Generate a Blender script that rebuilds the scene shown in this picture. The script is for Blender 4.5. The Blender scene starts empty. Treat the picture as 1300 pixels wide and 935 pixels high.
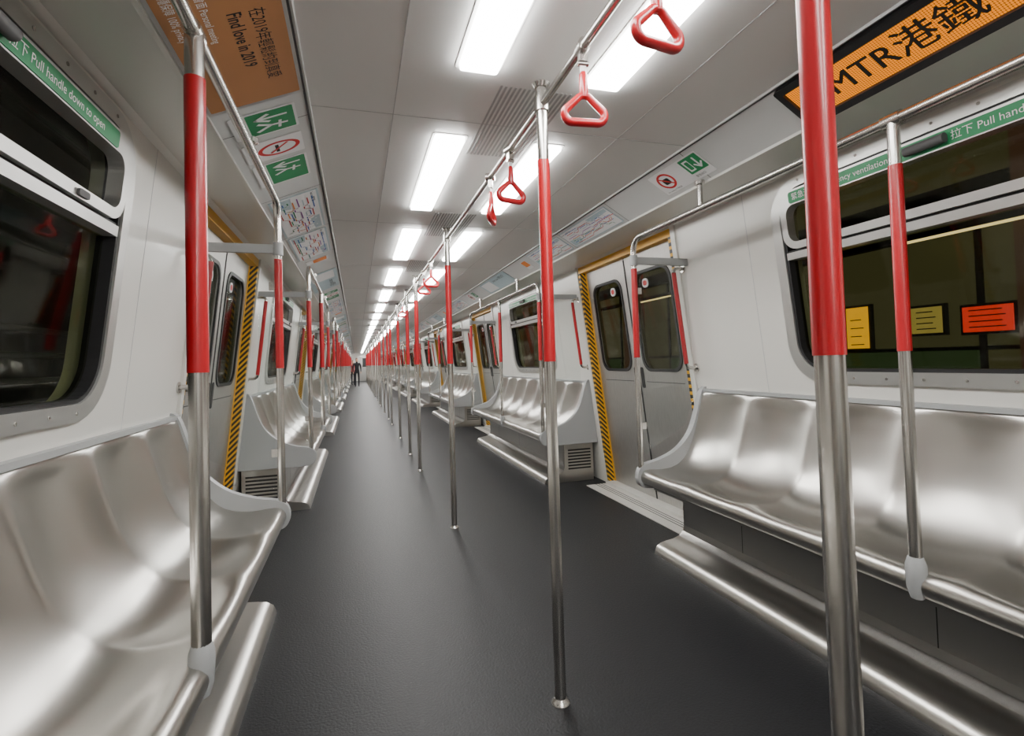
import bpy, math, random
from mathutils import Vector, Matrix
from mathutils.geometry import tessellate_polygon
random.seed(4)
S=bpy.context.scene
XC=0.66; PER=4.82; YB0=1.325; CEIL=2.2
KMIN,KMAX=-1,8
Y0=YB0+KMIN*PER-PER/2; Y1=YB0+KMAX*PER+PER/2

# ---------------- materials ----------------
def mat(name,base,rough=.5,metal=0.,emit=None,es=0.,nscale=0,namt=0.,ramt=0.,bump=0.,coat=0.,stretch=None,spec=None):
    m=bpy.data.materials.new(name); m.use_nodes=True
    nt=m.node_tree; b=nt.nodes['Principled BSDF']
    b.inputs['Base Color'].default_value=(*base,1); b.inputs['Roughness'].default_value=rough
    b.inputs['Metallic'].default_value=metal
    if spec is not None: b.inputs['Specular IOR Level'].default_value=spec
    if coat: b.inputs['Coat Weight'].default_value=coat; b.inputs['Coat Roughness'].default_value=.12
    if emit: b.inputs['Emission Color'].default_value=(*emit,1); b.inputs['Emission Strength'].default_value=es
    if nscale:
        tc=nt.nodes.new('ShaderNodeTexCoord'); mp=nt.nodes.new('ShaderNodeMapping')
        if stretch: mp.inputs['Scale'].default_value=stretch
        nt.links.new(tc.outputs['Object'],mp.inputs['Vector'])
        n=nt.nodes.new('ShaderNodeTexNoise'); n.inputs['Scale'].default_value=nscale; n.inputs['Detail'].default_value=3
        nt.links.new(mp.outputs['Vector'],n.inputs['Vector'])
        r=nt.nodes.new('ShaderNodeMapRange'); r.inputs['From Min'].default_value=.2; r.inputs['From Max'].default_value=.8
        nt.links.new(n.outputs['Fac'],r.inputs['Value'])
        mx=nt.nodes.new('ShaderNodeMix'); mx.data_type='RGBA'
        mx.inputs['A'].default_value=(*[c*(1-namt) for c in base],1); mx.inputs['B'].default_value=(*[min(1,c*(1+namt)) for c in base],1)
        nt.links.new(r.outputs['Result'],mx.inputs['Factor']); nt.links.new(mx.outputs['Result'],b.inputs['Base Color'])
        if ramt:
            r2=nt.nodes.new('ShaderNodeMapRange'); r2.inputs['From Min'].default_value=.2; r2.inputs['From Max'].default_value=.8
            r2.inputs['To Min'].default_value=max(.02,rough-ramt); r2.inputs['To Max'].default_value=rough+ramt
            nt.links.new(n.outputs['Fac'],r2.inputs['Value']); nt.links.new(r2.outputs['Result'],b.inputs['Roughness'])
        if bump:
            bp=nt.nodes.new('ShaderNodeBump'); bp.inputs['Strength'].default_value=bump; bp.inputs['Distance'].default_value=.002
            nt.links.new(n.outputs['Fac'],bp.inputs['Height']); nt.links.new(bp.outputs['Normal'],b.inputs['Normal'])
    return m
def glass(name,tint,f0,f1):
    # thin pane: Schlick reflectance on the symmetric facing angle
    m=bpy.data.materials.new(name); m.use_nodes=True; nt=m.node_tree; nt.nodes.clear()
    o=nt.nodes.new('ShaderNodeOutputMaterial'); mx=nt.nodes.new('ShaderNodeMixShader')
    t=nt.nodes.new('ShaderNodeBsdfTransparent'); t.inputs['Color'].default_value=(*tint,1)
    g=nt.nodes.new('ShaderNodeBsdfGlossy'); g.inputs['Roughness'].default_value=.03
    lw=nt.nodes.new('ShaderNodeLayerWeight'); lw.inputs['Blend'].default_value=.5
    pw=nt.nodes.new('ShaderNodeMath'); pw.operation='POWER'; pw.inputs[1].default_value=5; nt.links.new(lw.outputs['Facing'],pw.inputs[0])
    ma=nt.nodes.new('ShaderNodeMath'); ma.operation='MULTIPLY_ADD'; ma.inputs[1].default_value=f1; ma.inputs[2].default_value=f0; nt.links.new(pw.outputs[0],ma.inputs[0])
    nt.links.new(ma.outputs[0],mx.inputs[0]); nt.links.new(t.outputs[0],mx.inputs[1]); nt.links.new(g.outputs[0],mx.inputs[2])
    nt.links.new(mx.outputs[0],o.inputs[0]); return m
def hazard(name):
    m=mat(name,(.9,.55,.02),.4); nt=m.node_tree; b=nt.nodes['Principled BSDF']
    tc=nt.nodes.new('ShaderNodeTexCoord'); sx=nt.nodes.new('ShaderNodeSeparateXYZ'); nt.links.new(tc.outputs['Object'],sx.inputs[0])
    a=nt.nodes.new('ShaderNodeMath'); a.operation='ADD'; nt.links.new(sx.outputs[2],a.inputs[0]); nt.links.new(sx.outputs[0],a.inputs[1])
    a2=nt.nodes.new('ShaderNodeMath'); a2.operation='MULTIPLY'; nt.links.new(a.outputs[0],a2.inputs[0]); a2.inputs[1].default_value=24.
    fr=nt.nodes.new('ShaderNodeMath'); fr.operation='FRACT'; nt.links.new(a2.outputs[0],fr.inputs[0])
    g=nt.nodes.new('ShaderNodeMath'); g.operation='GREATER_THAN'; nt.links.new(fr.outputs[0],g.inputs[0]); g.inputs[1].default_value=.46
    mx=nt.nodes.new('ShaderNodeMix'); mx.data_type='RGBA'; mx.inputs['A'].default_value=(.72,.38,.01,1); mx.inputs['B'].default_value=(.015,.015,.015,1)
    nt.links.new(g.outputs[0],mx.inputs['Factor']); nt.links.new(mx.outputs['Result'],b.inputs['Base Color']); return m
def ledmat(name):
    m=mat(name,(.05,.02,.0),.5); nt=m.node_tree; b=nt.nodes['Principled BSDF']
    tc=nt.nodes.new('ShaderNodeTexCoord'); v=nt.nodes.new('ShaderNodeVectorMath'); v.operation='SCALE'; v.inputs['Scale'].default_value=130.
    nt.links.new(tc.outputs['Object'],v.inputs[0])
    fr=nt.nodes.new('ShaderNodeVectorMath'); fr.operation='FRACTION'; nt.links.new(v.outputs[0],fr.inputs[0])
    sb=nt.nodes.new('ShaderNodeVectorMath'); sb.operation='SUBTRACT'; sb.inputs[1].default_value=(.5,.5,.5); nt.links.new(fr.outputs[0],sb.inputs[0])
    ml=nt.nodes.new('ShaderNodeVectorMath'); ml.operation='MULTIPLY'; ml.inputs[1].default_value=(1,1,0); nt.links.new(sb.outputs[0],ml.inputs[0])
    ln=nt.nodes.new('ShaderNodeVectorMath'); ln.operation='LENGTH'; nt.links.new(ml.outputs[0],ln.inputs[0])
    r=nt.nodes.new('ShaderNodeMapRange'); r.inputs['From Min'].default_value=.5; r.inputs['From Max'].default_value=.3
    r.inputs['To Min'].default_value=.35; r.inputs['To Max'].default_value=1.5
    nt.links.new(ln.outputs['Value'],r.inputs['Value']); b.inputs['Emission Color'].default_value=(1,.27,.0,1)
    nt.links.new(r.outputs['Result'],b.inputs['Emission Strength']); return m

WALL=mat('white_gelcoat',(.70,.69,.645),.34,coat=.15,nscale=.8,namt=.01)
CEILM=mat('ceiling_panel_paint',(.82,.82,.80),.45,nscale=.8,namt=.01)
BAND=mat('cove_panel_grey',(.62,.63,.62),.38,nscale=.8,namt=.01)
FLOORM=mat('floor_speckled_rubber',(.0105,.011,.0125),.48,nscale=110,namt=1.0,ramt=.12,bump=.6,spec=.30)
SS=mat('brushed_stainless',(.50,.485,.455),.29,1)
SS2=mat('satin_steel_pole',(.58,.56,.53),.27,1)
SSD=mat('door_brushed_steel',(.50,.49,.47),.48,.92,nscale=120,namt=.10,stretch=(1,1,.03))
PLN=mat('plinth_steel',(.32,.315,.305),.36,1)
RED=mat('red_paint',(.44,.008,.015),.32,nscale=30,namt=.03,coat=.3)
GREY=mat('grey_end_panel',(.35,.36,.36),.45,nscale=5,namt=.02)
ALU=mat('window_aluminium',(.60,.60,.58),.36,.8,nscale=20,namt=.02)
BLK=mat('black_rubber',(.015,.015,.016),.5,nscale=30,namt=.2)
DK=mat('dark_seam',(.10,.10,.10),.6,nscale=30,namt=.1)
SEAM=mat('panel_joint_grey',(.50,.50,.50),.6,nscale=30,namt=.1)
VENT=mat('vent_slot_grey',(.42,.42,.42),.6,nscale=30,namt=.1)
YEL=mat('yellow_portal',(.70,.36,.01),.38,nscale=10,namt=.03)
GRN=mat('green_label',(.01,.24,.08),.4,nscale=10,namt=.04)
WHT=mat('white_print',(.80,.80,.80),.45,nscale=10,namt=.01)
REDP=mat('red_print',(.60,.02,.02),.45,nscale=10,namt=.02)
BLUP=mat('blue_print',(.03,.15,.5),.45,nscale=10,namt=.02)
ORP=mat('orange_print',(.8,.22,.02),.45,nscale=10,namt=.02)
PUR=mat('purple_print',(.3,.05,.35),.45,nscale=10,namt=.02)
CYP=mat('pale_map_print',(.44,.56,.60),.4,nscale=6,namt=.05)
BRN=mat('kraft_brown_poster',(.40,.18,.065),.5,nscale=9,namt=.03)
BKP=mat('black_print',(.012,.012,.012),.6,nscale=9,namt=.05)
HZ=hazard('hazard_stripes'); LED=ledmat('amber_led_matrix')
REDE=mat('red_led',(.4,.01,.01),.5,emit=(1,.03,.02),es=1.2)
LAMP=mat('lamp_diffuser',(.9,.9,.9),.5,emit=(1,.985,.955),es=33)
GL=glass('tinted_window_glass',(.66,.68,.56),.022,.45); GLC=glass('clear_glass',(.96,.975,.97),.02,.4)
SILL=mat('door_sill_aluminium',(.60,.59,.55),.45,.2,nscale=50,namt=.06)
OUT=mat('station_wall_tile',(.05,.06,.025),.5,nscale=1.5,namt=.3,emit=(.10,.09,.045),es=.6)  # weak emission on the tile stands in for platform lighting
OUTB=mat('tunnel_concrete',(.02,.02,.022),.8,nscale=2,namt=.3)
OUTC=mat('station_column',(.05,.03,.02),.6,nscale=2,namt=.3,emit=(.12,.055,.035),es=.5)  # columns glow faintly: platform light put into the material
OUTD=mat('station_panel_green',(.03,.06,.03),.6,nscale=2,namt=.3,emit=(.05,.085,.035),es=.5)  # faint emission paints the panels as lit; they are no lamps

# ---------------- mesh builder ----------------
class MB:
    def __init__(s): s.v=[];s.f=[];s.m=[];s.sm=[];s.mats=[]
    def mi(s,m):
        if m not in s.mats: s.mats.append(m)
        return s.mats.index(m)
    def add(s,vs,fs,m,sm=False):
        o=len(s.v); s.v+= [tuple(v) for v in vs]; k=s.mi(m)
        for f in fs: s.f.append([i+o for i in f]); s.m.append(k); s.sm.append(sm)
    def box(s,a,b,m):
        x0,y0,z0=a;x1,y1,z1=b
        s.add([(x0,y0,z0),(x1,y0,z0),(x1,y1,z0),(x0,y1,z0),(x0,y0,z1),(x1,y0,z1),(x1,y1,z1),(x0,y1,z1)],
              [(0,3,2,1),(4,5,6,7),(0,1,5,4),(1,2,6,5),(2,3,7,6),(3,0,4,7)],m)
    def slab(s,outer,holes,d0,d1,m,M):
        loops=[outer]+holes
        fl=[p for l in loops for p in l]; n=len(fl)
        tris=tessellate_polygon([[Vector((p[0],p[1],0)) for p in l] for l in loops])
        vs=[M(p[0],p[1],d0) for p in fl]+[M(p[0],p[1],d1) for p in fl]
        fs=[tuple(t) for t in tris]+[tuple(i+n for i in reversed(t)) for t in tris]
        s.add(vs,fs,m)
        for l in loops:
            k=len(l)
            s.add([M(p[0],p[1],d0) for p in l]+[M(p[0],p[1],d1) for p in l],[(i,(i+1)%k,k+(i+1)%k,k+i) for i in range(k)],m)
    def sweep(s,prof,y0,y1,m,sm=False,ny=1,closed=False):
        n=len(prof); vs=[]
        for j in range(ny+1):
            y=y0+(y1-y0)*j/ny
            vs+=[(p[0],y,p[1]) for p in prof]
        fs=[(j*n+i,j*n+(i+1)%n,(j+1)*n+(i+1)%n,(j+1)*n+i) for j in range(ny) for i in range(n if closed else n-1)]
        if closed: fs+= [tuple(range(n)),tuple(range(ny*n,ny*n+n))]
        s.add(vs,fs,m,sm)
    def tube(s,path,r,m,seg=14,closed=False,ref=None):
        P=[Vector(p) for p in path]; n=len(P); vs=[]; 
        def tan(i):
            if closed: return (P[(i+1)%n]-P[i-1]).normalized()
            return (P[min(i+1,n-1)]-P[max(i-1,0)]).normalized()
        t=tan(0); a=Vector((1,0,0)) if abs(t.x)<.9 else Vector((0,1,0))
        nrm=(a-t*a.dot(t)).normalized()
        for i in range(n):
            t=tan(i); nrm=(nrm-t*nrm.dot(t)).normalized(); bn=t.cross(nrm)
            rr=r[i] if isinstance(r,(list,tuple)) else r
            for k in range(seg):
                an=2*math.pi*k/seg; vs.append(P[i]+nrm*math.cos(an)*rr+bn*math.sin(an)*rr)
        fs=[(i*seg+k,i*seg+(k+1)%seg,((i+1)%n)*seg+(k+1)%seg,((i+1)%n)*seg+k) for i in range(n if closed else n-1) for k in range(seg)]
        s.add(vs,fs,m,True)
        if not closed: s.add(vs[:seg],[tuple(reversed(range(seg)))],m); s.add(vs[-seg:],[tuple(range(seg))],m)
    def text(s,st,size,m,M,align='LEFT',ext=0):
        c=bpy.data.curves.new('t','FONT'); c.body=st; c.size=size; c.align_x=align; c.resolution_u=3
        if ext: c.offset=ext
        o=bpy.data.objects.new('t',c); S.collection.objects.link(o)
        dg=bpy.context.evaluated_depsgraph_get(); me=bpy.data.meshes.new_from_object(o.evaluated_get(dg))
        s.add([M(v.co.x,v.co.y) for v in me.vertices],[tuple(p.vertices) for p in me.polygons],m)
        bpy.data.objects.remove(o); bpy.data.meshes.remove(me)
    def mesh(s,name):
        me=bpy.data.meshes.new(name); me.from_pydata(s.v,[],s.f)
        for m in s.mats: me.materials.append(m)
        me.polygons.foreach_set('material_index',s.m); me.polygons.foreach_set('use_smooth',s.sm)
        me.validate(); me.update(); return me
def place(me,name,loc=(0,0,0),rz=0,mw=None,parent=None):
    o=bpy.data.objects.new(name,me); S.collection.objects.link(o)
    if mw is not None: o.matrix_world=mw
    else: o.location=loc; o.rotation_euler=(0,0,rz)
    if parent: o.parent=parent
    return o
def rr(t0,t1,z0,z1,r,n=8):
    pts=[]
    for cx,cz,a0 in ((t1-r,z1-r,0),(t0+r,z1-r,90),(t0+r,z0+r,180),(t1-r,z0+r,270)):
        for i in range(n+1):
            a=math.radians(a0+90*i/n); pts.append((cx+r*math.cos(a),cz+r*math.sin(a)))
    return pts
def W(z): return 1.64-.12*z
def M(t,z,d): return (W(z)+d,t,z)

# ---------------- shell ----------------
COVE={1:((1.055,2.088),(.870,2.197)),-1:((1.125,2.066),(.820,2.197))}
b=MB(); b.box((-1.75,Y0,-.06),(1.75,Y1,0),FLOORM); place(b.mesh('floor'),'floor',(XC,0,0))
b=MB(); b.box((-.9,Y0,CEIL),(.9,Y1,CEIL+.05),CEILM)
for x in (-.5,.5): b.box((x-.0018,Y0,CEIL-.0012),(x+.0018,Y1,CEIL),SEAM)
y=0.45-1.607*4
while y<Y1:
    if y>Y0: b.box((-.82,y-.0018,CEIL-.0012),(.86,y+.0018,CEIL),SEAM)
    y+=1.607
y=1.75-1.607*4
while y<Y1-1:
    if y>Y0:
        for i in range(16):
            x=-.135+i*.018; b.box((x-.004,y,CEIL-.002),(x+.004,y+.62,CEIL),VENT)
    y+=1.607
for s in (-1,1):
    (u0,z0),(u1,z1)=COVE[s]
    b.sweep([(s*1.405,2.05),(s*1.39,2.075),(s*1.36,2.085),(s*(u0+.02),z0-.003),(s*(u0+.015),z0-.013),(s*u0,z0-.013),(s*u0,z0)],Y0,Y1,WALL)
    b.sweep([(s*u0,z0),(s*u1,z1),(s*(u1-.012),z1-.006),(s*(u1-.015),CEIL)],Y0,Y1,BAND)
    b.sweep([(s*(u1+.004),z1-.0045),(s*(u1-.004),z1-.004)],Y0,Y1,DK)
    y=Y0
    while y<Y1:
        b.sweep([(s*(u0-.003),z0-.0015),(s*(u1+.002),z1-.003)],y-.002,y+.002,DK); y+=.803
place(b.mesh('ceiling'),'ceiling',(XC,0,0))
for n,yy in (('wall_back',Y0-.05),('wall_front',Y1)):
    b=MB(); b.box((-1.75,yy,0),(1.75,yy+.05,2.25),WALL)
    yf=yy+.05 if n=='wall_back' else yy
    b.box((-.45,yf-.015,0),(.45,yf+.015,1.95),SSD); b.box((-.2,yf-.02,1.1),(.2,yf+.02,1.8),BLK)
    place(b.mesh(n),n,(XC,0,0))

WT=.74
b=MB()
b.slab([(-1.66,0),(1.66,0),(1.66,2.08),(-1.66,2.08)],[rr(-WT,WT,1.10,2.01,.14)],0,.10,WALL,M)
for s in (-1,1):
    b.slab([(s*.98-.0015,.98),(s*.98+.0015,.98),(s*.98+.0015,2.08),(s*.98-.0015,2.08)],[],-.001,0,SEAM,M)
    b.slab([(s*1.60,.3),(s*1.645,.3),(s*1.645,2.08),(s*1.60,2.08)],[],-.014,0,WALL,M)
wall_me=b.mesh('wall_panel')
b=MB()
b.slab([(-.75,2.015),(.75,2.015),(.75,2.07),(-.75,2.07)],[],-.002,.10,YEL,M)
for s in (-1,1):
    b.slab([(s*.72,0.02),(s*.762,0.02),(s*.762,2.015),(s*.72,2.015)],[],-.004,.05,HZ,M)
    b.slab([(s*.70,0.02),(s*.755,0.02),(s*.755,2.015),(s*.70,2.015)],[],.05,.085,YEL,M)
portal_me=b.mesh('door_portal')
b=MB()
for s in (-1,1):
    o=[(s*.006,.03),(s*.72,.03),(s*.72,2.015),(s*.006,2.015)]
    a,c=sorted((s*.10,s*.60))
    b.slab(o,[rr(a,c,1.10,1.86,.10)],.055,.10,SSD,M)
    b.slab(rr(a-.015,c+.015,1.085,1.875,.11),[rr(a+.008,c-.008,1.108,1.852,.095)],.048,.06,BLK,M)
    b.slab(rr(a,c,1.10,1.86,.10),[],.07,.075,GL,M)
    b.slab([(s*.10,1.0),(s*.60,1.0),(s*.60,1.006),(s*.10,1.006)],[],.052,.056,DK,M)
    b.slab(rr(min(s*.03,s*.07),max(s*.03,s*.07),.95,1.12,.015,3),[],.05,.056,BLK,M)
    b.slab(rr(min(s*.22,s*.30),max(s*.22,s*.30),1.74,1.81,.03,4),[],.062,.069,WHT,M)
    b.slab(rr(min(s*.235,s*.285),max(s*.235,s*.285),1.755,1.795,.018,4),[],.0605,.062,REDP,M)
b.slab([(-.006,.03),(.006,.03),(.006,2.0),(-.006,2.0)],[],.05,.10,BLK,M)
door_me=b.mesh('sliding_door')
b=MB(); b.box((1.40,-.74,0.0),(1.60,.74,.006),SILL)
for i in range(3): b.box((1.49+i*.03,-.74,.006),(1.497+i*.03,.74,.008),DK)
b.box((1.60,-.74,0),(1.72,.74,.028),SILL); sill_me=b.mesh('door_threshold')
# window
b=MB()
b.slab(rr(-WT-.05,WT+.05,1.05,2.055,.19),[rr(-WT+.005,WT-.005,1.105,2.005,.145)],-.014,.012,ALU,M)
b.slab(rr(-WT,WT,1.10,2.01,.15),[rr(-WT+.02,WT-.02,1.12,1.995,.13)],-.006,.05,BLK,M)
for i in range(9):
    for z in (1.077,2.03):
        t=-.60+i*.15; b.tube([M(t,z,-.014),M(t,z,-.0165)],.006,SS2,8)
q=WT-.015
b.slab([(-q,1.665),(q,1.665),(q,1.70),(-q,1.70)],[],-.008,.05,ALU,M)
b.slab([(-q,1.70),(q,1.70),(q,1.71),(-q,1.71)],[],-.002,.05,BLK,M)
b.slab(rr(-q,q,1.71,1.995,.08),[rr(-q+.035,q-.035,1.745,1.925,.05)],-.018,.03,ALU,M)
b.slab(rr(-q,q,1.12,1.99,.12),[],.03,.036,GL,M)
b.slab(rr(-.62,.66,1.93,1.985,.01,2),[],-.021,-.018,GRN,M)
MT=lambda t0,z0:(lambda a,c:M(t0-a,z0+c,-.0225))
b.text('緊急通風 Emergency ventilation  ↓',.036,WHT,MT(.64,1.945)); b.text('↓ 拉下 Pull handle down to open',.036,WHT,MT(-.02,1.945))
b.tube([M(.09,1.955,-.036),M(-.05,1.955,-.036)],.018,DK); 
for q in (-.45,.45): b.slab(rr(q-.03,q+.03,1.715,1.735,.006,2),[],-.026,-.018,DK,M)
win_me=b.mesh('train_window')
b=MB()
def grabpath(t):
    z0,z1=1.12,1.78
    pts=[M(t,z0,0)]+[M(t,z0+.0+.03*(1-math.cos(a)),-.045-.03*math.sin(a)) for a in (0,.5,1,1.57)]
    return pts,[M(t,z0+.03,-.075),M(t,z1-.03,-.075)],[M(t,z1-.03*(1-math.cos(a)),-.045-.03*math.sin(a)) for a in (1.57,1,.5,0)]+[M(t,z1,0)]
p1,p2,p3=grabpath(0)
b.tube(p1,.012,SS2); b.tube(p3,.012,SS2); b.tube(p2,.0145,RED)
for p in (p1[0],p3[-1]): b.tube([(p[0]+.004,p[1],p[2]),(p[0]-.008,p[1],p[2])],.028,SS2)
grab_me=b.mesh('red_grab_handle')

# ---------------- bench ----------------
L=3.11; NS=7
def zm(z): return z+.04-.05*min(1,max(0,(z-.5)/.48))
raw=[(1.522,.985),(1.50,.975),(1.487,.95),(1.475,.90),(1.455,.82),(1.432,.73),(1.405,.645),(1.375,.575),(1.335,.515),(1.285,.475),(1.22,.455),(1.15,.452),(1.09,.458),(1.055,.457),(1.032,.447),(1.018,.428),(1.015,.408),(1.022,.388),(1.04,.373),(1.07,.367),(1.12,.372)]
raw=[(x,zm(z)) for x,z in raw]
wts=[0,.1,.35,.7,.95,1,1,1,1,1,1,.9,.55,.25,.08,0,0,0,0,0,0]
def crs(P,W_,n):
    out=[];N=len(P)
    for i in range(N-1):
        p0=P[max(i-1,0)];p1=P[i];p2=P[i+1];p3=P[min(i+2,N-1)]
        for j in range(n):
            t=j/n
            f=lambda a,b_,c,d:.5*((2*b_)+(-a+c)*t+(2*a-5*b_+4*c-d)*t*t+(-a+3*b_-3*c+d)*t**3)
            out.append((f(p0[0],p1[0],p2[0],p3[0]),f(p0[1],p1[1],p2[1],p3[1]),W_[i]*(1-t)+W_[i+1]*t))
    out.append((*P[-1],W_[-1])); return out
pr=crs(raw,wts,3); n=len(pr)
b=MB(); vs=[]; NYS=24; ny=NS*NYS
def sstep(x): x=min(1,max(0,x)); return x*x*(3-2*x)
for j in range(ny+1):
    t=-L/2+.03+(L-.06)*j/ny; f=(j/NYS)%1.0
    dp=.050*((math.sin(math.pi*f)**2+.012)**.36)-.016
    for i,(x,z,w) in enumerate(pr):
        s_=sstep((z-.495)/.2) if i<n*.62 else 0
        vs.append((min(x+w*dp*s_,W(z)-.004),t,z-w*dp*(1-s_)*.7))
fs=[(j*n+i,j*n+i+1,(j+1)*n+i+1,(j+1)*n+i) for j in range(ny) for i in range(n-1)]
b.add(vs,fs,SS,True)
b.box((1.49,-L/2,.965),(1.535,L/2,.985),GREY)
cap=[(1.535,1.005),(1.512,1.008),(1.487,.985),(1.463,.91),(1.436,.81),(1.398,.71),(1.343,.63),(1.26,.56),(1.15,.515),(1.06,.495),(1.015,.472),(.998,.435),(.998,.395),(1.015,.362),(1.05,.345),(1.12,.34)]
cap=crs([(x,zm(z)) for x,z in cap],[0]*16,3)
cap=[(c[0],c[1]) for c in cap]+[(1.591,.38),(1.53,.97)]
def prism(b,poly,y0,y1,m):
    b.slab(poly,[],y0,y1,m,lambda x,z,d:(x,d,z))
cx,cz=1.35,.6
ins=[(c[0]+(cx-c[0])*.02,c[1]+(cz-c[1])*.02) for c in cap]
for s in (-1,1):
    a,c=sorted((s*(L/2-.045),s*(L/2-.006))); prism(b,cap,a,c,GREY)
    a,c=sorted((s*(L/2-.006),s*L/2)); prism(b,ins,a,c,GREY)
b.box((1.10,-L/2+.05,.372),(1.575,L/2-.05,.400),PLN)
PL=L/2-.10
fl=[(1.58,0),(1.58,.378),(1.27,.378),(1.27,.15),(1.262,.115),(1.235,.088),(1.19,.072),(1.14,.066),(1.10,.058),(1.075,.04),(1.065,.015),(1.063,0)]
b.sweep(fl[1:],-PL,PL,PLN,False)
b.sweep([(1.262,.115),(1.235,.088),(1.19,.074),(1.14,.068),(1.10,.060),(1.072,.042),(1.060,.015),(1.058,0)],-PL-.002,PL+.002,SS,True)
for s in (-1,1):
    a,c=sorted((s*(PL-.01),s*(PL))); prism(b,fl,a,c,SS)
    for i in range(7):
        z=.12+i*.03; b.box((1.31,min(s*PL,s*(PL+.006)),z),(1.55,max(s*PL,s*(PL+.006)),z+.014),BLK)
for t in [-L/2+.6+i*.95 for i in range(3)]:
    b.box((1.2695,t-.002,.15),(1.271,t+.002,.375),BLK)
bench_me=b.mesh('bench')

def railset(zt,ur,rm,ztr,zc):
    b=MB(); R=.09; te=L/2-.025
    def endpath(s):
        return [(ur,s*(te-R+R*math.sin(a)),zt-R+R*math.cos(a)) for a in [i*math.pi/2/8 for i in range(9)]]
    b.tube([(ur,-te+R,zt),(ur,te-R,zt)],.0175,SS2,16)
    for s in (-1,1):
        b.tube(endpath(s)+[(ur,s*te,1.76)],.0175,SS2,16)
        b.tube([(ur,s*te,1.76),(ur,s*te,1.20)],.0195,RED,16)
        b.tube([(ur,s*te,1.20),(ur,s*te,.51)],.0180,SS2,16)
        b.box((ur-.005,s*te-.012,1.79),(W(1.8),s*te+.012,1.835),GREY)
        b.tube([(ur,s*te,1.78),(ur,s*te,1.845)],.025,GREY,16)
        b.slab([(ur+.03,.59),(1.36,.76),(1.44,.95),(W(1.78)-.01,1.785),(ur+.03,1.785)],[],s*te-.003,s*te+.003,GLC,lambda x,z,d:(x,d,z))
        for z in (.75,1.6): b.box((ur,s*te-.008,z),(ur+.045,s*te+.008,z+.04),SS2)
        b.tube([(ur,s*.86,zt),(ur,s*.86,zc)],.0125,SS2,12); b.tube([(ur,s*.86,zc-.02),(ur,s*.86,zc)],.025,SS2,12)
    tm=-.115
    b.tube([(ur,tm,zt),(ur,tm,ztr)],rm-.001,SS2,18); b.tube([(ur,tm,ztr),(ur,tm,1.195)],rm+.001,RED,18); b.tube([(ur,tm,1.195),(ur,tm,.51)],rm-.001,SS2,18)
    b.tube([(ur,tm-.03,zt),(ur,tm+.03,zt)],.0225,SS2,14)
    b.tube([(ur,tm,.41),(ur,tm,.44),(ur,tm,.49),(ur,tm,.515),(ur,tm,.54)],[.018,.027,.030,.029,.021],GREY,16)
    return b.mesh('bench_handrail')
rail_me={1:railset(1.95,1.03,.0195,1.80,2.09),-1:railset(2.055,1.035,.0235,1.935,2.105)}

wl={}
for s,nm in ((1,'wall_right'),(-1,'wall_left')):
    e=bpy.data.objects.new(nm,None); S.collection.objects.link(e); wl[s]=e
di=wi=0
for k in range(KMIN,KMAX+1):
    yb=YB0+k*PER; yd=yb+PER/2
    for s in (1,-1):
        rz=0 if s==1 else math.pi
        place(wall_me,'wall_panel',(XC,yb,0),rz,parent=wl[s])
        wi+=1; place(win_me,f'window_{wi}',(XC,yb,0),rz)
        place(bench_me,'bench',(XC,yb,0),rz); place(rail_me[s],'bench_handrail',(XC,yb,0),rz)
        if k<KMAX:
            di+=1; place(door_me,f'door_{di}',(XC,yd,0),rz); place(portal_me,f'trim_{di}',(XC,yd,0),rz); place(sill_me,'door_threshold',(XC,yd,0),rz)
            for q in (-.83,.83): place(grab_me,'grab_handle',(XC,yd+q,0),rz)

# ---------------- ceiling lights (shallow drop diffusers) ----------------
b=MB()
LM=lambda x,y,d:(x,y,d)
b.slab(rr(-.078,.078,-.553,.553,.012,3),[rr(-.066,.066,-.540,.540,.006,3)],-.003,0,CEILM,LM)
b.slab(rr(-.065,.065,-.539,.539,.012,3),[],-.018,-.0005,LAMP,LM)
lamp_me=b.mesh('ceiling_light')
y=2.73-1.607*5
while y<Y1-.6:
    if y>Y0+.6:
        for x in (-.245,.215): place(lamp_me,'ceiling_light',(XC+x,y,CEIL))
    y+=1.607

# ---------------- centre poles, rail, straps ----------------
b=MB()
b.tube([(0,0,0),(0,0,.004),(0,0,.009),(0,0,.02)],[.034,.034,.027,.021],SS2,20)
b.tube([(0,0,.01),(0,0,1.195)],.0205,SS2,20); b.tube([(0,0,1.195),(0,0,1.92)],.022,RED,20); b.tube([(0,0,1.92),(0,0,2.195)],.0205,SS2,20)
b.tube([(0,0,2.10),(0,0,2.15)],.027,SS2,16); b.tube([(0,0,2.185),(0,0,2.2)],[.025,.034],SS2,20)
pole_me=b.mesh('grab_pole')
ys=[.58,1.71,3.74,5.85,6.95,8.55]; base=[10.6,11.7,13.37]
k=0
while base[-1]+k*PER<Y1-1:
    ys+=[v+k*PER for v in base]; k+=1
ys+=[-1.1,-3.2]
for yy in ys: place(pole_me,'grab_pole',(XC,yy,0))
RZ=2.125
b=MB(); b.tube([(0,Y0+.02,RZ),(0,Y1-.02,RZ)],.014,SS2,14); place(b.mesh('overhead_handrail'),'overhead_handrail',(XC,0,0))
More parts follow.
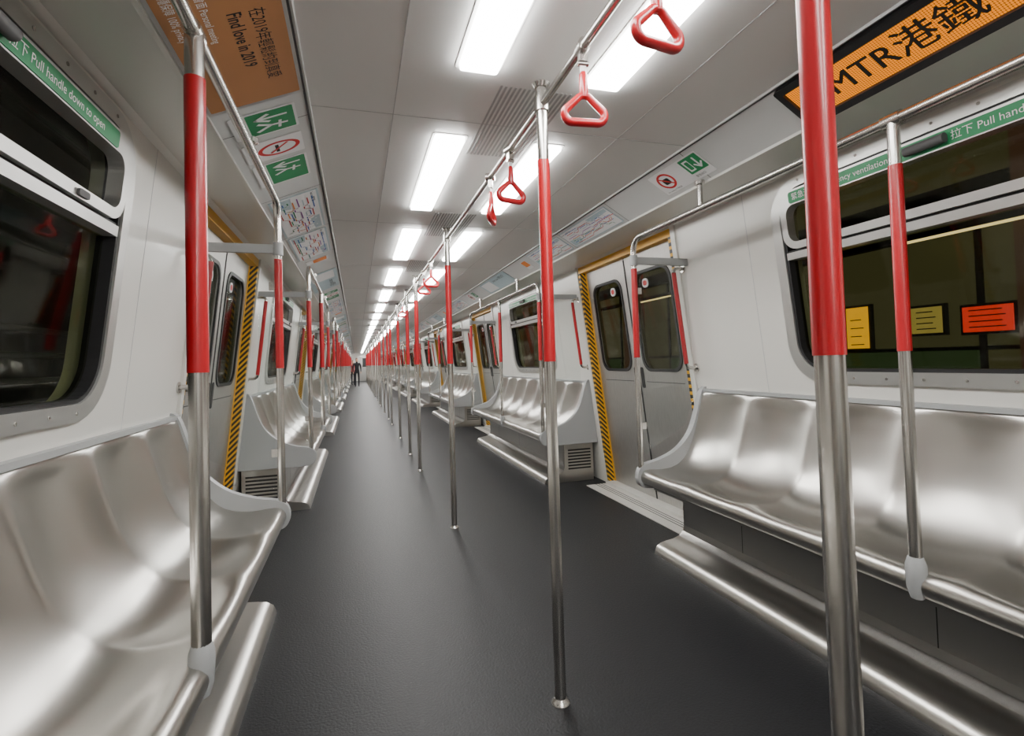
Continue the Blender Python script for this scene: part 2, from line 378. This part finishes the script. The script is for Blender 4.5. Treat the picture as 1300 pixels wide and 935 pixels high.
def strap():
    b=MB()
    b.tube([(0,-.022,0),(0,.022,0)],.020,SS2,16)
    b.box((-.012,-.010,-.045),(.012,.010,-.018),SS2)
    b.tube([(-.016,0,-.05),(.016,0,-.05)],.008,SS2,10)
    b.slab([(-.009,-.05),(.009,-.05),(.008,-.09),(-.008,-.09)],[],-.003,.003,WHT,lambda x,z,d:(x,d,z))
    b.tube([(0,0,-.075),(0,0,-.085),(0,0,-.140),(0,0,-.152)],[.008,.0125,.0135,.012],RED,12)
    pts=[]; rad=[]
    cs=[((0,-.172),.026,35,145,.0105),((-.039,-.204),.023,145,268,.0122),((.039,-.204),.023,272,395,.0122)]
    for (c,r,a0,a1,w) in cs:
        for i in range(9):
            a=math.radians(a0+(a1-a0)*i/8); pts.append((c[0]+r*math.cos(a),0,c[1]+r*math.sin(a))); rad.append(w)
    b.tube(pts,rad,RED,12,closed=True)
    return b.mesh('strap_handle')
strap_me=strap()
sy=[(.975,.15),(1.36,-.1),(2.11,.25),(2.45,1.1),(4.6,.2),(5.1,.3),(7.6,.2)]
for yy,r in sy: place(strap_me,'strap_handle',(XC,yy,RZ),r)

# ---------------- band items ----------------
def bandmat(s,y):
    (u0,z0),(u1,z1)=COVE[s]; ln=math.hypot(u1-u0,z1-z0)
    up=Vector((s*(u1-u0)/ln,0,(z1-z0)/ln)); xd=Vector((0,-s,0)); nn=xd.cross(up)
    o=Vector((XC+s*u0,y,z0))+nn*.002
    sc=(ln-.005)/.222
    m=Matrix.Identity(4)
    for i in range(3): m[i][0]=xd[i]; m[i][1]=up[i]*sc; m[i][2]=nn[i]; m[i][3]=o[i]
    return m
FM=lambda x,y,d:(x,y,d)
def F(x0,y0,z):return lambda a,c:(x0+a,y0+c,z)
def strip(b,pts,w,z,m):
    for (x0,y0),(x1,y1) in zip(pts,pts[1:]):
        d=Vector((x1-x0,y1-y0)); 
        if d.length<1e-6: continue
        d.normalize(); nx,ny=-d.y*w,d.x*w; ex,ey=d.x*w*.6,d.y*w*.6
        b.add([(x0+nx-ex,y0+ny-ey,z),(x1+nx+ex,y1+ny+ey,z),(x1-nx+ex,y1-ny+ey,z),(x0-nx-ex,y0-ny-ey,z)],[(0,1,2,3)],m)
def mapmesh(w,seed):
    random.seed(seed); b=MB(); b.slab(rr(-w/2,w/2,.02,.205,.004,2),[],0,.002,CYP,FM)
    b.slab(rr(-w/2+.008,w/2-.008,.028,.197,.004,2),[],.002,.003,WHT,FM)
    b.slab([(-w/2+.02,.035),(-w/2+.16,.035),(-w/2+.2,.09),(-w/2+.02,.10)],[],.003,.0034,CYP,FM)
    b.slab([(w/2-.25,.15),(w/2-.02,.16),(w/2-.02,.19),(w/2-.3,.19)],[],.003,.0034,CYP,FM)
    for ci,m in enumerate((REDP,BLUP,GRN,ORP,PUR,CYP,REDP,BLUP)):
        y=.045+ci*.019; x=-w/2+.03+random.random()*.08; pts=[(x,y)]
        while x<w/2-.12:
            dx=.04+random.random()*.12; x+=dx; pts.append((x,y))
            dy=random.choice((-.03,.03,.02,-.02)); 
            if .04<y+dy<.185 and x+abs(dy)<w/2-.03: x+=abs(dy); y+=dy; pts.append((x,y))
        strip(b,pts,.0022,.0042+ci*.0001,m)
        for p in pts[::1]: b.slab(rr(p[0]-.004,p[0]+.004,p[1]-.004,p[1]+.004,.0035,2),[],.005,.0056,WHT,FM)
    b.text('Route map 港鐵路綫圖',.016,BKP,F(-w/2+.02,.175,.0045))
    return b.mesh('route_map')
maps=[mapmesh(.76,i) for i in range(3)]
def arrow(b,cx,cy,h,z,m):
    strip(b,[(cx,cy+h/2),(cx,cy-h/2+.005)],h*.08,z,m)
    strip(b,[(cx-h*.35,cy-h*.1),(cx,cy-h/2),(cx+h*.35,cy-h*.1)],h*.08,z+.0002,m)
b=MB()
b.slab(rr(-.20,.20,.03,.195,.006,2),[],0,.0015,WHT,FM)
b.slab(rr(.06,.19,.075,.185,.004,2),[],.0015,.0025,GRN,FM); arrow(b,.155,.13,.07,.003,WHT)
b.add([(.075,.09,.003),(.115,.09,.003),(.115,.17,.003),(.075,.17,.003)],[(0,1,2,3)],WHT)
b.slab(rr(.085,.11,.10,.16,.006,2),[],.003,.0034,GRN,FM)
b.slab(rr(-.17,-.05,.06,.18,.0599,8),[rr(-.157,-.063,.073,.167,.0469,8)],.0015,.0025,REDP,FM)
b.slab(rr(-.135,-.085,.095,.14,.01,3),[],.0015,.0022,BKP,FM); strip(b,[(-.15,.16),(-.07,.08)],.005,.003,REDP)
b.text('No smoking 不准吸煙',.013,BKP,F(-.18,.04,.0025)); b.text('緊急出口',.018,BKP,F(.07,.045,.0025))
safe_me=b.mesh('safety_sign')
b=MB()
for i,(mm) in enumerate((GRN,WHT,GRN)):
    x0=-.42+i*.22+ (0.02 if i else 0); x1=x0+(.18 if i<2 else .26)
    b.slab(rr(x0,x1,.03,.195,.005,2),[],0,.0015,WHT,FM)
    b.slab(rr(x0+.008,x1-.008,.07 if mm is GRN else .038,.188,.004,2),[],.0015,.0022,mm,FM)
    if mm is GRN:
        arrow(b,x0+.055,.13,.075,.003,WHT)
        xa=x0+.12; strip(b,[(xa,.165),(xa-.005,.125),(xa+.025,.09)],.006,.003,WHT); strip(b,[(xa-.005,.125),(xa-.03,.095)],.006,.003,WHT); strip(b,[(xa-.025,.15),(xa+.025,.145)],.004,.003,WHT)
    else:
        b.slab(rr(x0+.03,x0+.15,.065,.185,.0599,8),[rr(x0+.042,x0+.138,.077,.173,.047,8)],.0023,.003,REDP,FM)
        strip(b,[(x0+.055,.15),(x0+.12,.10)],.004,.0032,REDP); strip(b,[(x0+.06,.12),(x0+.12,.12)],.005,.0031,BKP)
        b.text('No smoking',.016,BKP,F(x0+.03,.045,.003))
left_signs=b.mesh('exit_sign')
b=MB()
b.slab(rr(-.60,.60,.0,.222,.01,2),[rr(-.575,.575,.03,.192,.004,2)],0,.02,BLK,FM)
b.slab(rr(-.575,.575,.03,.192,.004,2),[],.004,.008,LED,FM)
b.slab(rr(-.555,-.47,.068,.153,.0424,8),[],.008,.0095,REDE,FM)
b.text('MTR港鐵',.118,BKP,F(-.445,.070,.011)); b.text('MTR港鐵',.118,BKP,F(-.442,.071,.0112))
sign_me=b.mesh('led_sign')
place(sign_me,'led_display_sign',mw=bandmat(1,1.53-.60))
b=MB()
b.slab(rr(-.72,.72,.0,.222,.006,2),[],0,.004,ALU,FM)
b.slab(rr(-.70,.70,.008,.214,.004,2),[],.004,.0055,BRN,FM)
b.text('在2019年輕鬆約到真愛',.034,BKP,F(.24,.155,.006)); b.text('Find love in 2019',.036,BKP,F(.24,.115,.006),ext=.0006)
for i,t in enumerate(('真人會面 Personal meeting','優質會員 High quality clients','私隱保障 100% privacy')):
    b.text(t,.020,WHT,F(.12,.075-i*.026,.006)); b.slab(rr(.09,.106,.074-i*.026,.090-i*.026,.0078,4),[],.0055,.006,WHT,FM)
b.text('約會',.09,WHT,F(-.62,.08,.006))
poster_me=b.mesh('brown_poster')
place(poster_me,'advertising_poster',mw=bandmat(-1,1.22))
place(left_signs,'exit_sign',mw=bandmat(-1,2.42))
place(safe_me,'safety_sign',mw=bandmat(1,2.25))
b=MB(); b.slab(rr(-.55,.55,.01,.212,.006,2),[],0,.003,CYP,FM); b.slab(rr(-.5,-.1,.03,.19,.006,2),[],.003,.004,WHT,FM); b.slab(rr(.0,.5,.03,.12,.006,2),[],.003,.004,CYP,FM)
b.text('Smart travel 精明出行',.05,BKP,F(-.02,.145,.005)); ad_me=b.mesh('advert')
b=MB(); b.slab(rr(-.07,.07,.05,.18,.006,2),[],0,.002,WHT,FM); b.slab(rr(-.06,.06,.09,.17,.006,2),[],.002,.003,ORP,FM); st_me=b.mesh('notice_sticker')
for k in range(0,8):
    yb=YB0+k*PER; yd=yb+PER/2
    for s in (1,-1):
        place(maps[k%3],'route_map',mw=bandmat(s,yd-.39)); place(maps[(k+1)%3],'route_map',mw=bandmat(s,yd+.42))
        place(st_me,'notice_sticker',mw=bandmat(s,yd+1.0))
        if k>0:
            place(ad_me,'advertising_poster',mw=bandmat(s,yb-.25)); place(safe_me if s>0 else left_signs,'safety_sign',mw=bandmat(s,yb+1.0))

# ---------------- outside world ----------------
PW=mat('dim_platform_lamp',(.8,.7,.5),.5,emit=(1,.75,.40),es=2.2,nscale=5,namt=.1)
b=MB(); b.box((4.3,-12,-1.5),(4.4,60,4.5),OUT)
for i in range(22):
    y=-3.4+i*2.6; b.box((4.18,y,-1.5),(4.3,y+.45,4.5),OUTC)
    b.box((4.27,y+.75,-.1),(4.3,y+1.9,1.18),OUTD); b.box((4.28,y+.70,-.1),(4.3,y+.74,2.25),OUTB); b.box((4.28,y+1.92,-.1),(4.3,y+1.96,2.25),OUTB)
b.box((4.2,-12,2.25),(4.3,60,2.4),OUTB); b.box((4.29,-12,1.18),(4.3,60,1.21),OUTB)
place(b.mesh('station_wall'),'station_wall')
b=MB()
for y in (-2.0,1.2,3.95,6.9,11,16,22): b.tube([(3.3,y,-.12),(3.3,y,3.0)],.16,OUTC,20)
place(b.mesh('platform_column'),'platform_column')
b=MB()
for i in range(12): b.box((4.1,1.1+i*4.2,2.02),(4.13,2.9+i*4.2,2.035),PW)
b.box((4.09,-12,2.035),(4.18,60,2.08),OUTB); place(b.mesh('platform_light_trough'),'platform_light_trough')
b=MB(); b.box((2.5,-12,-.2),(4.3,60,-.12),OUTB); place(b.mesh('platform'),'platform_ground')
b=MB(); b.box((-3.2,-12,-1.5),(-3.1,60,4.5),OUTB)
for i in range(4): b.tube([(-3.05,-12,.9+i*.25),(-3.05,60,.9+i*.25)],.03,DK,8)
place(b.mesh('tunnel_wall'),'tunnel_wall')
def em(n,c,e): return mat(n,c,.5,emit=c,es=e,nscale=12,namt=.2)
EY=em('yellow_board',(.9,.42,.01),1.5); ER=em('red_board',(.8,.04,.02),1.3); EO=em('orange_lamp',(1,.22,.02),20); EP=em('pale_board',(.5,.38,.10),.8)
def board(n,x,y,z,w,h,m):
    b=MB(); b.box((x-.04,y-w/2,z-h/2),(x,y+w/2,z+h/2),BLK); b.box((x-.05,y-w/2+.02,z-h/2+.02),(x-.04,y+w/2-.02,z+h/2-.02),m)
    for i in range(4): b.box((x-.053,y-w/2+.06+.02*(i%2),z-h/2+.05+i*h*.18),(x-.05,y+w/2-.06,z-h/2+.058+i*h*.18),BLK)
    place(b.mesh(n),n)
board('notice_board',4.27,3.42,1.40,.24,.40,EY); board('notice_board',4.27,2.85,1.42,.26,.24,EP); board('notice_board',4.27,2.45,1.40,.34,.22,ER)
board('wall_lamp',4.27,9.0,1.85,.5,.12,EO)

# ---------------- people ----------------
def person(name,x,y,h,rz,cols,phase):
    top,leg,hair=cols
    J={'pel':(0,0,.53),'wst':(0,0,.60),'che':(0,.01,.72),'nek':(0,0,.825),'hd1':(0,-.01,.87),'hd2':(0,-.012,.93),'hd3':(0,0,.975),
       'sL':(.095,0,.79),'eL':(.125,.02,.63),'wL':(.125,-.05,.50),'fL':(.12,-.065,.44),'sR':(-.095,0,.79),'eR':(-.13,.03,.63),'wR':(-.12,-.02,.50),'fR':(-.115,-.03,.44),
       'hL':(.05,0,.50),'kL':(.055,-.03*phase,.28),'aL':(.055,.05*phase,.045),'tL':(.06,-.03+.05*phase,.015),'hR':(-.05,0,.50),'kR':(-.055,.01*phase,.28),'aR':(-.055,-.05*phase+.02,.045),'tR':(-.06,-.10*phase,.015)}
    Rr={'pel':.075,'wst':.066,'che':.08,'nek':.03,'hd1':.042,'hd2':.05,'hd3':.03,'sL':.038,'eL':.026,'wL':.017,'fL':.018,'hL':.052,'kL':.034,'aL':.022,'tL':.02}
    E=[('pel','wst'),('wst','che'),('che','nek'),('nek','hd1'),('hd1','hd2'),('hd2','hd3')]
    for q in 'LR': E+=[('che','s'+q),('s'+q,'e'+q),('e'+q,'w'+q),('w'+q,'f'+q),('pel','h'+q),('h'+q,'k'+q),('k'+q,'a'+q),('a'+q,'t'+q)]
    names=list(J); me=bpy.data.meshes.new(name); me.from_pydata([Vector(J[k_])*h for k_ in names],[(names.index(a),names.index(c)) for a,c in E],[])
    o=bpy.data.objects.new(name,me); S.collection.objects.link(o)
    o.modifiers.new('skin','SKIN'); o.modifiers.new('sub','SUBSURF').levels=2
    for i,k_ in enumerate(names):
        r=Rr.get(k_,Rr.get(k_[:-1]+'L'))*h; me.skin_vertices[0].data[i].radius=(r,r*.85); me.skin_vertices[0].data[i].use_root=(k_=='pel')
    bpy.context.view_layer.update(); dg=bpy.context.evaluated_depsgraph_get()
    m2=bpy.data.meshes.new_from_object(o.evaluated_get(dg)); bpy.data.objects.remove(o)
    SK=mat(name+'_skin',(.55,.33,.23),.5,nscale=20,namt=.05)
    m2.materials.clear()
    for m in (SK,mat(name+'_top',top,.8,nscale=30,namt=.2),mat(name+'_trousers',leg,.8,nscale=30,namt=.2),mat(name+'_hair',hair,.6,nscale=30,namt=.2),BLK): m2.materials.append(m)
    for p in m2.polygons:
        c=p.center/h; p.use_smooth=True
        if c.z>.84: p.material_index=3 if (c.z>.945 or c.y>.005) else 0
        elif c.z<.035: p.material_index=4
        elif abs(c.x)>.085 and c.z<.50: p.material_index=0
        elif c.z>.52: p.material_index=1
        else: p.material_index=2
    zmin=min(v.co.z for v in m2.vertices)
    return place(m2,name,(x,y,-zmin),rz)
person('man_standing',.02,31,1.72,0,((.012,.012,.015),(.015,.015,.02),(.01,.01,.01)),1)
person('woman_standing',-.22,34,1.62,.6,((.35,.08,.08),(.02,.02,.03),(.015,.01,.01)),.5)

# ---------------- world + camera ----------------
w=bpy.data.worlds.new('w'); S.world=w; w.use_nodes=True
w.node_tree.nodes['Background'].inputs[0].default_value=(.01,.011,.012,1); w.node_tree.nodes['Background'].inputs[1].default_value=1
cd=bpy.data.cameras.new('camera'); cam=bpy.data.objects.new('camera',cd); S.collection.objects.link(cam); S.camera=cam
f=650.; cd.sensor_width=36; cd.lens=f/1300*36; cd.shift_y=-27.5/1300; cd.clip_start=.02; cd.clip_end=300
yaw=math.atan(198/f); p=.029; r=.03
Fh=Vector((math.sin(yaw),math.cos(yaw),0)); R=Vector((math.cos(yaw),-math.sin(yaw),0)); U=Vector((0,0,1))
Fw=Fh*math.cos(p)+U*math.sin(p); Uu=U*math.cos(p)-Fh*math.sin(p)
R2=R*math.cos(r)-Uu*math.sin(r); U2=Uu*math.cos(r)+R*math.sin(r)
m=Matrix.Identity(4)
for i in range(3): m[i][0]=R2[i]; m[i][1]=U2[i]; m[i][2]=-Fw[i]
m[2][3]=1.2; cam.matrix_world=m
